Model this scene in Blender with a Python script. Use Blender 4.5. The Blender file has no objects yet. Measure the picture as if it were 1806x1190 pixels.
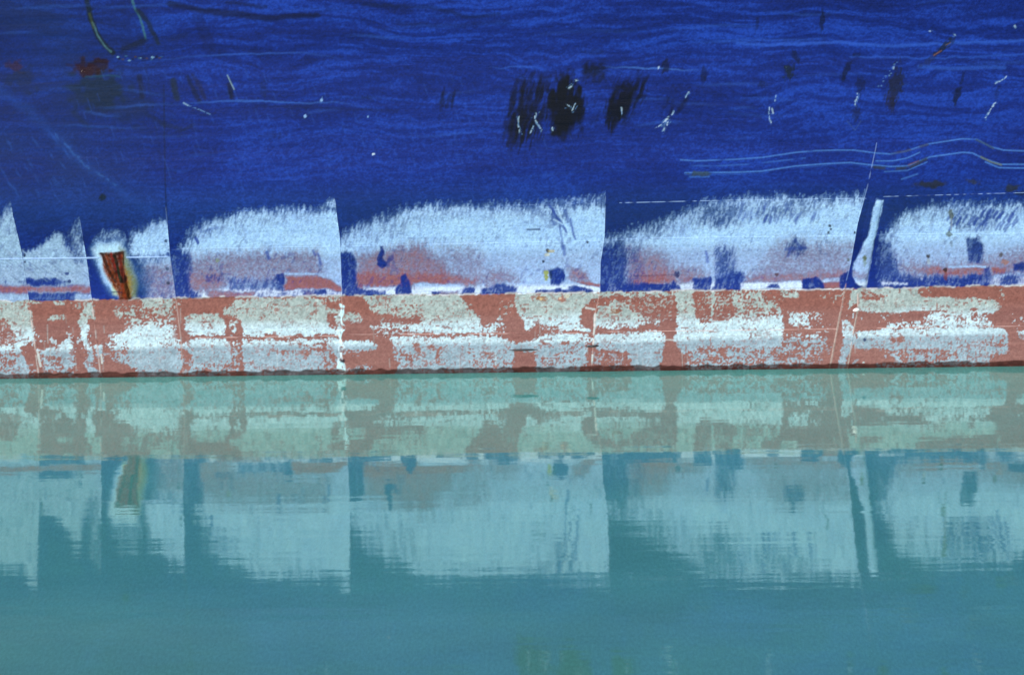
import bpy, math
import numpy as np

# ------------------------------------------------------------------ camera, sky, sun, exposure
RAD = math.radians
W_PX, H_PX = 1806.0, 1190.0            # image pixels: one pixel = about 7 mm on the hull
FPX = 5840.0
DIST, CAM_H = 40.0, 12.8
YAW, ROLL = 0.026, RAD(1.15)
PITCH = math.atan2(CAM_H, DIST) - 0.0106
scene = bpy.context.scene

cam_data = bpy.data.cameras.new("camera")
cam = bpy.data.objects.new("camera", cam_data)
scene.collection.objects.link(cam)
scene.camera = cam
cam_data.sensor_width = 36.0
cam_data.lens = 36.0 * FPX / W_PX
cam_data.clip_end = 5000.0
CAM_POS = np.array([DIST * math.sin(YAW), -DIST * math.cos(YAW), CAM_H])
# basis: forward, right, up
_f = np.array([-math.sin(YAW) * math.cos(PITCH), math.cos(YAW) * math.cos(PITCH), -math.sin(PITCH)])
_r0 = np.array([math.cos(YAW), math.sin(YAW), 0.0])
_u0 = np.cross(_r0, _f)
# positive roll: the right of the picture goes up
_r = _r0 * math.cos(ROLL) - _u0 * math.sin(ROLL)
_u = _u0 * math.cos(ROLL) + _r0 * math.sin(ROLL)
import mathutils
cam.matrix_world = mathutils.Matrix(((_r[0], _u[0], -_f[0], CAM_POS[0]), (_r[1], _u[1], -_f[1], CAM_POS[1]),
                                     (_r[2], _u[2], -_f[2], CAM_POS[2]), (0, 0, 0, 1)))

SUN_EL, SUN_AZ = RAD(24), RAD(-20)      # azimuth measured from the camera side, minus = left
world = bpy.data.worlds.new("World")
scene.world = world
world.use_nodes = True
wn, wl = world.node_tree.nodes, world.node_tree.links
sky = wn.new("ShaderNodeTexSky")
sky.sky_type = 'NISHITA'
sky.sun_disc = False
sky.sun_elevation = SUN_EL
sky.sun_rotation = RAD(180) - SUN_AZ
wl.new(sky.outputs[0], wn["Background"].inputs[0])
wn["Background"].inputs[1].default_value = 0.11
sun_data = bpy.data.lights.new("sun", 'SUN')
sun_data.energy = 3.6
sun_data.angle = RAD(0.5)
sun_data.color = (1.0, 0.975, 0.94)
sun = bpy.data.objects.new("sun", sun_data)
scene.collection.objects.link(sun)
_sd = mathutils.Vector((math.sin(SUN_AZ) * math.cos(SUN_EL), -math.cos(SUN_AZ) * math.cos(SUN_EL), math.sin(SUN_EL)))
sun.rotation_euler = _sd.to_track_quat('Z', 'Y').to_euler()
sun.location = (0, -20, 40)
scene.view_settings.view_transform = 'Standard'
scene.view_settings.look = 'None'
scene.view_settings.exposure = 0.0
scene.view_settings.gamma = 1.0

# ------------------------------------------------------------------ camera projection: hull metres -> image pixels
def proj(x, y, z):
    dx, dy, dz = x - CAM_POS[0], y - CAM_POS[1], z - CAM_POS[2]
    d = dx * _f[0] + dy * _f[1] + dz * _f[2]
    a = dx * _r[0] + dy * _r[1] + dz * _r[2]
    b = dx * _u[0] + dy * _u[1] + dz * _u[2]
    return W_PX / 2 + FPX * a / d, H_PX / 2 - FPX * b / d

# hull section: outward bulge (towards -y) against height over the knuckle
PROF_DZ = np.array([-3.2, -1.05, 0.0, 0.40, 0.83, 1.40, 1.75, 2.20, 3.3, 4.0, 6.0, 12.0])
PROF_Y  = np.array([-0.60, 0.00, 0.05, 0.21, 0.49, 0.93, 1.02, 1.05, 1.17, 1.34, 1.75, 2.6])
#PROFILE-END
# ------------------------------------------------------------------ noise
def vnoise(x, y, seed):
    rs = np.random.RandomState(seed)
    T = rs.rand(256, 256)
    xi = np.floor(x).astype(np.int64); yi = np.floor(y).astype(np.int64)
    fx = x - xi; fy = y - yi
    fx = fx * fx * (3 - 2 * fx); fy = fy * fy * (3 - 2 * fy)
    x0, x1, y0, y1 = xi & 255, (xi + 1) & 255, yi & 255, (yi + 1) & 255
    return (T[x0, y0] * (1 - fx) + T[x1, y0] * fx) * (1 - fy) + (T[x0, y1] * (1 - fx) + T[x1, y1] * fx) * fy
def uni(layers):
    """sum of weighted noises -> roughly uniform 0..1"""
    s = 0; var = 0
    for n, w in layers:
        s = s + (n - 0.5) * w
        var += (w * 0.205) ** 2
    return 1 / (1 + np.exp(-1.75 * s / math.sqrt(var)))
def sstep(a, b, x):
    t = np.clip((x - a) / (b - a), 0, 1)
    return t * t * (3 - 2 * t)
def C(r, g, b):
    c = np.array([r, g, b]) / 255.0
    return np.where(c <= 0.04045, c / 12.92, ((c + 0.055) / 1.055) ** 2.4)

# ------------------------------------------------------------------ hull paint, points in image pixels
def ln(pts):
    p = np.array(pts, float)
    return p
S_SEAMS = [
    [(8, 250), (15, 330), (21, 371), (38, 445), (45, 490), (51, 530), (69, 668), (74, 720)],
    [(128, 300), (141, 390), (152, 453), (162, 530), (178, 666), (184, 720)],
    [(283, 180), (289, 300), (293, 371), (300, 453), (310, 524), (319, 595), (324, 665), (328, 720)],
    [(586, 250), (590, 350), (593, 372), (599, 418), (601, 470), (603, 521), (605, 660), (606, 720)],
    [(1069, 250), (1068, 340), (1066, 418), (1059, 462), (1058, 515), (1050, 553), (1043, 656), (1040, 720)],
    [(1556, 180), (1545, 260), (1530, 329), (1512, 396), (1500, 465), (1489, 511), (1482, 550), (1463, 650), (1455, 720)],
]
def seam_u(k, v):
    p = np.array(S_SEAMS[k], float)
    return np.interp(v, p[:, 1], p[:, 0])
BL = np.array([(-400, 536), (0, 531), (160, 529), (300, 525), (600, 521.5), (860, 518.5), (1060, 515), (1300, 511.5), (1500, 509.5), (1600, 507), (1806, 503), (2300, 496)], float)
WLN = np.array([(0, 668.5), (1806, 645.5)], float)
H1L = [(-60, 457.5), (150, 455), (179, 454.6)], [(222, 454), (300, 453)], [(300, 441), (325, 439), (600, 435), (1066, 425)], [(1066, 425), (1130, 421), (1320, 418), (1500, 417)], [(1545, 414), (1806, 412), (1900, 411)]
H2L = [(-60, 585), (62, 584)], [(62, 584), (318, 590)], [(318, 596), (600, 592)], [(604, 590), (840, 588.5), (1048, 587)], [(1048, 585), (1250, 583), (1480, 580)], [(1497, 579), (1650, 577), (1900, 574)]
H3L = [(330, 374), (590, 370)], [(880, 363), (1066, 358)], [(1090, 358), (1300, 353), (1530, 350)], [(1556, 347), (1806, 340), (1900, 337)]

# stamps: (panel or None, field, points, value, softness)   fields: W worn-through, R red primer showing
BLUE = [
 (0,'W',[(-400,405),(0,394),(12,376),(20,366),(60,420),(60,502),(-400,502)],.94,9),
 (0,'W',[(-400,500),(60,500),(60,540),(-400,540)],.85,3),(0,'R',[(-400,503),(60,505),(60,519),(-400,517)],.97,4),
 (1,'W',[(38,446),(60,441),(80,428),(100,413),(112,418),(120,440),(125,451),(170,451),(170,507),(40,507)],.92,6),
 (1,'W',[(125,408),(140,395),(152,452),(128,452)],.5,7),(1,'W',[(140,384),(144,392),(160,455),(150,455)],1,2.5),
 (1,'W',[(125,452),(165,452),(165,475),(140,470)],.62,6),
 (1,'W',[(40,492),(90,491),(122,498),(100,504),(40,505)],.05,3),(1,'W',[(40,506),(170,503),(170,517),(40,517)],1,3),
 (1,'R',[(40,506),(170,503),(170,516),(40,516)],.78,3.5),(1,'W',[(40,518.5),(132,518.5),(132,535),(40,535)],.1,2.5),
 (1,'W',[(132,518),(170,516),(170,535),(132,535)],.8,3),
 (2,'W',[(230,440),(235,412),(262,400),(290,390),(303,400),(303,453),(232,452)],.86,8),
 (2,'W',[(246,456),(315,456),(315,530),(262,530),(250,495)],.8,9),(2,'R',[(244,468),(315,465),(315,530),(255,530)],.42,10),
 (2,'W',[(165,425),(185,405),(215,412),(222,426),(165,436)],.35,5),
 (2,'W',[(166,438),(176,429),(214,429),(222,443),(238,490),(238,528),(206,520),(188,508),(172,474)],.9,5),(2,'R',[(166,438),(176,429),(214,429),(222,443),(238,490),(238,540),(200,530),(184,508),(170,474)],0,5),
 (3,'W',[(322,436),(332,428),(345,422),(347,406),(372,397),(400,389),(430,380),(460,376),(520,374),(545,373),(610,370),(620,440),(620,530),(330,530),(327,480),(330,445)],.95,8),
 (3,'W',[(322,438),(345,404),(420,380),(540,372),(560,384),(440,398),(380,418),(345,440)],.66,10),
 (3,'W',[(575,360),(594,346),(600,367),(560,368)],.5,4),
 (3,'W',[(300,445),(328,447),(334,470),(335,500),(350,530),(300,530)],.06,6),
 (3,'R',[(330,452),(400,444),(565,443),(568,485),(560,492),(500,498),(330,500)],.42,12),
 (3,'R',[(335,478),(390,478),(402,505),(380,515),(330,512)],.62,8),
 (3,'W',[(400,492),(495,487),(498,513),(410,513)],.42,5),(3,'W',[(485,484),(498,480),(501,513),(490,512)],.08,2.5),
 (3,'W',[(355,485),(395,482),(395,496),(360,497)],.5,5),(3,'W',[(310,513),(350,513),(354,530),(310,530)],.1,5),
 (3,'W',[(501,486),(545,484),(580,489),(610,506),(610,512),(501,511)],1,2),(3,'R',[(501,487),(545,485),(580,490),(610,508),(610,512),(501,510)],.93,2.5),
 (3,'R',[(500,481),(570,481),(570,484.5),(500,484.5)],0,1.2),(3,'R',[(567,440),(610,440),(610,505),(586,490),(570,484)],0,4),
 (3,'W',[(370,513),(450,513),(450,530),(370,530)],.92,2),(3,'R',[(368,514),(449,514),(449,530),(368,530)],.7,3),
 (3,'W',[(450,513),(610,511),(610,530),(450,530)],.55,3),(3,'R',[(535,514),(556,514),(556,530),(535,530)],.5,3),
 (3,'W',[(555,511),(578,511),(578,519),(555,519)],.08,2),
 (4,'W',[(580,440),(606,427),(622,412),(648,400),(665,393),(700,387),(720,374),(760,369),(900,371),(960,366),(1000,364),(1040,361),(1080,358),(1080,440),(1080,530),(580,530)],.93,11),
 (4,'W',[(600,436),(622,408),(720,372),(900,366),(960,374),(760,392),(700,420),(650,436)],.68,12),
 (4,'W',[(960,355),(1066,343),(1080,358),(960,364)],.25,5),
 (4,'W',[(580,445),(620,446),(630,468),(628,498),(645,530),(580,530)],.02,4),
 (4,'W',[(600,508),(660,510),(680,514),(692,530),(600,530)],.1,3),
 (4,'R',[(630,452),(700,436),(750,433),(765,450),(800,475),(862,490),(862,500),(630,500)],.62,12),
 (4,'R',[(625,482),(720,484),(780,485),(850,491),(830,500),(630,507)],.92,6),
 (4,'R',[(775,432),(840,436),(862,470),(862,492),(800,485)],.3,14),
 (4,'R',[(860,482),(880,470),(905,485),(915,500),(862,506)],.45,8),
 (4,'W',[(668,433),(672,436),(675,453),(685,462),(681,470),(672,474),(665.5,466)],.02,2.2),(4,'W',[(684,452),(698,450),(698,464),(684,466)],.5,4),
 (4,'W',[(640,507),(705,507),(705,512),(670,511)],1,1.5),(4,'R',[(640,506),(705,507),(705,514),(650,511)],.1,1.5),
 (4,'W',[(729,501),(765,502),(812,503),(813,512),(735,514)],1,2),(4,'R',[(729,499),(765,500),(812,502),(813,513),(735,515)],0,2),
 (4,'W',[(727,514),(815,512),(815,530),(727,530)],.9,2),(4,'R',[(775,513),(808,513),(808,521),(775,521)],.55,3),
 (4,'W',[(706,487),(714,483),(722,496),(731,530),(694,530),(698,508),(707,500)],.04,2),
 (4,'W',[(762,514),(778,514),(778,520),(762,520)],.06,1.5),(4,'W',[(812,513),(828,505),(836,507),(834,530),(812,530)],.12,2.5),
 (4,'W',[(846,507),(870,502),(900,503),(912,507),(912,530),(846,530)],.12,3),
 (4,'W',[(966,476),(985,473),(998,480),(1001,495),(985,502),(968,500)],.04,3),
 (4,'W',[(944,511),(975,509),(1000,505),(1012,503),(1045,511),(1050,530),(944,530)],.06,2),
 (4,'W',[(918,502),(960,499),(975,507),(920,509)],1,2),(4,'R',[(918,500),(960,499),(975,508),(920,509)],0,2),
 (4,'W',[(992,502),(1004,504),(1002,511),(990,510)],.8,2),
 (4,'R',[(1006,472),(1030,478),(1038,497),(1008,493)],.6,6),(4,'R',[(1008,494),(1030,497),(1070,502),(1070,508),(1030,503)],.85,2),
 (4,'W',[(945,366),(1000,364),(1002,390),(965,394)],.52,8),
 (5,'W',[(1040,426),(1100,424),(1130,414),(1165,404),(1185,390),(1210,380),(1250,368),(1300,362),(1380,358),(1430,360),(1470,353),(1540,350),(1540,530),(1040,530)],.93,12),
 (5,'W',[(1070,426),(1165,400),(1250,362),(1380,352),(1420,372),(1260,392),(1180,418),(1100,430)],.6,13),
 (5,'W',[(1228,364),(1300,362),(1296,395),(1262,404),(1238,392)],.36,8),(5,'W',[(1300,355),(1440,356),(1440,378),(1300,388)],.6,10),
 (5,'W',[(1040,430),(1098,428),(1110,450),(1112,490),(1130,530),(1040,530)],.08,8),(5,'W',[(1100,430),(1130,432),(1133,500),(1105,500)],.6,9),
 (5,'R',[(1105,442),(1165,445),(1190,470),(1235,476),(1250,490),(1200,500),(1105,500)],.55,13),
 (5,'R',[(1118,491),(1150,480),(1182,486),(1188,496),(1150,504),(1116,500)],.9,9),
 (5,'W',[(1040,502),(1110,501),(1185,500),(1190,491),(1202,513),(1202,530),(1040,530)],.04,2.5),
 (5,'W',[(1199,497),(1224,496),(1229,530),(1203,530)],1,2),(5,'R',[(1199,497),(1226,496),(1229,530),(1203,530)],.12,3),(5,'R',[(1200,487),(1222,487),(1222,497),(1200,497)],.65,3),
 (5,'W',[(1222,494),(1235,488),(1252,486),(1256,530),(1228,530)],.05,3),
 (5,'W',[(1258,440),(1280,432),(1297,440),(1292,465),(1312,478),(1312,500),(1308,530),(1259,530)],.36,7),
 (5,'W',[(1259,490),(1312,478),(1309,530),(1259,530)],.06,4),
 (5,'W',[(1253,436),(1259.5,436),(1259.5,506),(1254,506)],.97,1.5),(5,'R',[(1253,436),(1259.5,436),(1259.5,506),(1254,506)],0,1.5),
 (5,'W',[(1388,430),(1406,416),(1418,432),(1424,441),(1408,450),(1390,450)],.4,7),
 (5,'R',[(1375,424),(1510,430),(1495,490),(1315,492),(1340,465)],.33,14),(5,'R',[(1315,486),(1500,477),(1490,497),(1315,498)],.62,5),
 (5,'W',[(1308,499),(1380,498),(1412,493),(1417,530),(1308,530)],1,2),(5,'R',[(1308,499),(1380,498),(1412,493),(1417,530),(1308,530)],0,2),
 (5,'W',[(1352,507),(1358,500),(1372,500),(1377,509)],.1,1.8),
 (5,'W',[(1414,491),(1440,488),(1452,500),(1458,505),(1445,530),(1413,530)],.02,2),(5,'W',[(1455,498),(1482,496),(1482,530),(1450,530)],.98,2),(5,'R',[(1450,499),(1482,497),(1482,530),(1448,530)],.92,2),
 (5,'R',[(1453,492),(1482,490),(1482,497),(1453,498)],.15,2),
 (5,'W',[(1481,486),(1510,474),(1510,530),(1480,530)],.02,2),
 (6,'W',[(1545,351),(1557,353),(1552,380),(1540,430),(1528,507),(1513,501),(1503,487),(1507,462),(1518,440),(1530,415),(1536,385),(1540,365)],.99,1.6),
 (6,'R',[(1500,478),(1530,482),(1528,492),(1502,488)],.4,3),
 (6,'W',[(1562,416),(1570,409),(1585,393),(1605,379),(1640,371),(1700,371),(1806,369),(2600,369),(2600,495),(1700,488),(1620,490),(1580,480),(1572,455),(1562,425)],.95,9),
 (6,'W',[(1550,440),(1568,430),(1582,470),(1600,500),(1550,520)],.22,8),
 (6,'W',[(1560,420),(1585,388),(1640,366),(1810,364),(1810,382),(1650,388),(1600,404),(1580,424)],.68,10),
 (6,'W',[(1668,368),(1770,368),(1762,396),(1700,410),(1675,400)],.5,8),
 (6,'W',[(1704,418),(1724,415),(1733,430),(1728,464),(1706,466),(1702,440)],.15,4),
 (6,'R',[(1580,462),(1700,462),(1806,440),(1900,440),(1900,480),(1700,490),(1600,488)],.45,10),
 (6,'R',[(1620,475),(1695,470),(1735,472),(1735,484),(1640,486)],.78,5),(6,'R',[(1750,473),(1772,473),(1772,483),(1750,483)],.95,3),
 (6,'W',[(1575,490),(1600,493),(1680,491),(1740,484),(1748,500),(1700,530),(1540,530)],.04,3.5),(6,'W',[(1734,470),(1745,470),(1750,497),(1734,497)],.2,2.5),
 (6,'W',[(1748,482),(1900,475),(1900,530),(1748,530)],.72,4),(6,'R',[(1748,488),(1900,480),(1900,530),(1748,530)],.12,3),(6,'W',[(1785,465),(1830,460),(1830,478),(1785,478)],.1,3),
 (6,'W',[(1765,493),(1780,487),(1797,489),(1795,504),(1765,503)],.15,3),
 (6,'W',[(1556,498),(1600,498),(1600,502),(1556,503)],.6,2),
 (6,'R',[(1672,468),(1738,468),(1738,472),(1672,472)],0,1),(6,'W',[(1672,468),(1738,468),(1738,472),(1672,472)],1,1),
]
REDZ = [
 ([(-500,529),(52,529),(57,565),(64,597),(45,606),(38,615),(45,640),(57,675),(-500,675)],.97,3),
 ([(-500,562),(13,564),(28,590),(30,607),(-500,612)],.06,4),([(-500,606),(30,606),(34,652),(-500,655)],.5,4),
 ([(83,559),(98,556),(108,555),(112,562),(88,565)],.72,3),([(96,530),(112,530),(112,538),(97,538)],.75,3),([(55,532),(75,532),(73,536),(57,535)],.8,2),
 ([(68,617),(98,614),(115,597),(124,599),(133,620),(130,640),(118,655),(100,655),(98,627),(68,626)],.93,4),([(68,628),(108,628),(115,655),(80,655)],.5,4),
 ([(148,546),(158,533),(165,540),(166,560),(154,563),(157,590),(163,615),(162,645),(170,652),(181,675),(166,675),(153,650),(155,618),(143,592),(136,566)],.98,2.5),
 ([(167,611),(178,609),(181,624),(169,626)],.95,2.5),
 ([(195,596),(215,585),(235,572),(300,570),(315,580),(321,675),(240,675),(237,648),(195,628)],.97,6),([(188,603),(225,600),(230,640),(195,626)],.5,5),
 ([(200,546),(300,540),(308,575),(225,572)],.45,7),([(248,524),(300,522),(310,528),(300,546),(250,540)],.85,4),
 ([(324,562),(335,555),(382,553),(396,566),(399,580),(395,592),(338,593),(330,578)],.97,2.5),([(350,562),(382,560),(382,578),(352,578)],.78,4),
 ([(322,606),(335,599),(396,598),(406,610),(409,640),(406,675),(343,675),(340,627),(325,614)],.95,3),([(335,638),(407,636),(407,660),(335,660)],.68,4),
 ([(407,567),(416,565),(418,588),(408,588)],.6,3),([(406,602),(422,600),(424,655),(408,655)],.4,4),
 ([(415,529),(520,526),(560,527),(572,540),(598,548),(600,590),(432,592),(429,570),(418,558),(392,552),(395,545)],.96,3),
 ([(432,600),(602,597),(602,675),(440,675),(432,640),(427,615)],.94,3),
 ([(556,602),(575,603),(585,620),(602,640),(602,675),(580,675),(572,627),(556,616)],.25,5),([(580,552),(594,552),(594,582),(578,582)],.3,3),
 ([(498,600),(556,600),(556,622),(498,622)],.75,4),([(562,515),(603,515),(603,534),(566,536)],.2,3),([(497,612),(503,612),(503,640),(497,640)],.4,2),
 ([(538,600),(544,618),(547,630),(541,626)],.2,1.5),
 ([(604,552),(634,549),(637,568),(605,567)],.82,3),([(604,604),(650,602),(668,611),(650,618),(604,617)],.97,3),([(608,648),(655,645),(655,655),(608,655)],.45,3),
 ([(640,518),(805,516),(828,545),(846,560),(850,587),(740,588),(665,586),(655,575),(735,570),(750,560),(720,556),(670,555),(655,545)],.95,3),
 ([(672,557),(745,558),(750,568),(668,570)],.08,2.5),([(680,536),(745,536),(745,555),(680,555)],.72,4),([(668,570),(722,570),(722,586),(668,586)],.5,3),([(662,578),(735,584),(735,590),(662,590)],.15,2.5),
 ([(850,574),(885,568),(888,585),(850,590)],.6,4),
 ([(690,595),(880,592),(905,603),(906,675),(688,675),(707,640),(695,618),(690,600)],.95,3),
 ([(728,606),(743,606),(742,626),(731,630)],.08,2.5),([(751,613),(758,609),(767,616),(760,621)],.08,2.5),([(770,613),(779,612),(779,640),(770,640)],.4,2.5),
 ([(695,614),(730,625),(724,640),(702,635)],.45,5),([(835,622),(906,618),(906,652),(840,652)],.77,5),([(822,605),(828,605),(830,625),(824,625)],.3,1.5),([(870,640),(900,640),(900,655),(872,655)],.4,4),([(832,612),(836,612),(838,650),(832,650)],.5,2),
 ([(909,516),(1055,514),(1042,529),(1026,545),(1022,566),(1038,582),(990,581),(950,573),(932,582),(918,558),(911,540)],.98,2.5),
 ([(1048,514),(1058,514),(1058,522),(1048,524)],.8,2),
 ([(880,604),(905,608),(932,602),(960,592),(1000,589),(1035,587),(1036,640),(1022,652),(1020,675),(952,675),(945,622),(905,616),(880,612)],.95,3),
 ([(988,602),(1003,603),(1005,610),(990,611)],.05,2),([(952,605),(962,604),(962,609),(952,609)],.2,1.5),([(950,626),(1020,620),(1020,646),(960,646)],.74,5),([(955,575),(988,575),(990,588),(955,588)],.18,3),
 ([(1056,513),(1185,510),(1190,521),(1100,523),(1056,524)],.72,3),([(1051,536),(1118,530),(1130,550),(1138,562),(1120,578),(1050,577)],.85,4),([(1075,544),(1100,542),(1098,556),(1078,556)],.4,4),
 ([(1095,526),(1185,520),(1188,560),(1130,560)],.12,5),([(1125,562),(1168,562),(1162,573),(1125,573)],.62,3),
 ([(1047,592),(1100,588),(1166,585),(1172,595),(1166,620),(1162,675),(1100,675),(1090,628),(1048,613)],.96,3),([(1047,622),(1108,622),(1118,645),(1118,675),(1047,675)],.12,4),([(1035,588),(1046,590),(1044,612),(1035,612)],.4,3),
 ([(1191,511),(1224,509),(1226,555),(1240,568),(1290,565),(1310,550),(1345,546),(1378,550),(1378,640),(1320,628),(1230,632),(1206,627),(1190,610),(1187,597),(1194,575),(1196,550)],.96,3),
 ([(1226,514),(1285,513),(1291,560),(1235,566),(1228,545)],.2,4),([(1255,512),(1260,512),(1260,570),(1255,570)],.95,1.2),
 ([(1290,508),(1345,508),(1375,530),(1378,555),(1298,562)],.68,5),([(1345,514),(1378,513),(1378,530),(1350,532)],.04,2.5),([(1376,509),(1408,507),(1404,525),(1380,527)],.62,3),([(1316,540),(1378,545),(1378,560),(1340,556)],.5,5),
 ([(1187,588),(1310,586),(1335,588),(1335,600),(1187,600)],1,2),
 ([(1205,612),(1378,612),(1378,675),(1212,675)],.5,5),
 ([(1392,552),(1427,552),(1427,576),(1392,576)],.78,3),([(1430,552),(1450,552),(1450,566),(1430,566)],.3,3),([(1380,592),(1450,590),(1465,610),(1450,625),(1380,625)],.52,5),([(1380,625),(1462,625),(1440,646),(1380,646)],.22,4),
 ([(1502,511),(1516,508),(1545,504),(1562,520),(1530,527),(1508,535),(1494,542)],.97,2.5),
 ([(1486,562),(1500,562),(1508,580),(1506,600),(1492,630),(1487,650),(1484,675),(1470,675),(1480,630),(1488,605),(1484,580)],.92,2),
 ([(1510,504),(1615,500),(1620,523),(1715,524),(1750,530),(1766,540),(1758,550),(1720,556),(1640,546),(1560,551),(1514,545)],.97,2.5),
 ([(1518,515),(1545,517),(1562,523),(1540,528),(1518,526)],.06,2.5),
 ([(1634,554),(1720,546),(1745,565),(1752,578),(1640,578)],.78,4),([(1566,569),(1640,565),(1640,578),(1565,578)],.5,3),([(1715,545),(1725,545),(1725,565),(1716,565)],.3,2),
 ([(1510,584),(1560,580),(1770,577),(1777,590),(1740,597),(1560,598),(1520,601),(1507,602)],1,2),
 ([(1507,598),(1777,592),(1780,622),(1752,626),(1742,642),(1690,648),(1690,627),(1600,619),(1508,612)],.9,3),([(1570,594),(1598,592),(1598,602),(1570,604)],.05,2),
 ([(1560,613),(1690,618),(1690,648),(1590,642)],.5,4),([(1730,594),(1777,597),(1777,622),(1735,610)],.5,4),([(1550,640),(1700,640),(1700,665),(1550,665)],.4,4),
 ([(1797,586),(1830,583),(1830,600),(1797,597)],.95,2.5),
]

def sdf_poly(px, py, pts):
    p = np.array(pts, float)
    d = np.full(px.shape, 1e18); s = np.ones(px.shape)
    n = len(p); j = n - 1
    for i in range(n):
        ex, ey = p[j, 0] - p[i, 0], p[j, 1] - p[i, 1]
        wx, wy = px - p[i, 0], py - p[i, 1]
        t = np.clip((wx * ex + wy * ey) / (ex * ex + ey * ey + 1e-9), 0, 1)
        bx, by = wx - ex * t, wy - ey * t
        d = np.minimum(d, bx * bx + by * by)
        c1 = py >= p[i, 1]; c2 = py < p[j, 1]; c3 = (ex * wy) > (ey * wx)
        flip = (c1 & c2 & c3) | (~c1 & ~c2 & ~c3)
        s = np.where(flip, -s, s)
        j = i
    return s * np.sqrt(d)
def sdf_line(px, py, pts):
    p = np.array(pts, float)
    d = np.full(px.shape, 1e18)
    for i in range(len(p) - 1):
        ex, ey = p[i + 1] - p[i]
        wx, wy = px - p[i, 0], py - p[i, 1]
        t = np.clip((wx * ex + wy * ey) / (ex * ex + ey * ey + 1e-9), 0, 1)
        d = np.minimum(d, (wx - ex * t) ** 2 + (wy - ey * t) ** 2)
    return np.sqrt(d)

def mixc(col, idx, c, a):
    a = np.asarray(a)[..., None]
    col[idx] = col[idx] * (1 - a) + c * a

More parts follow.
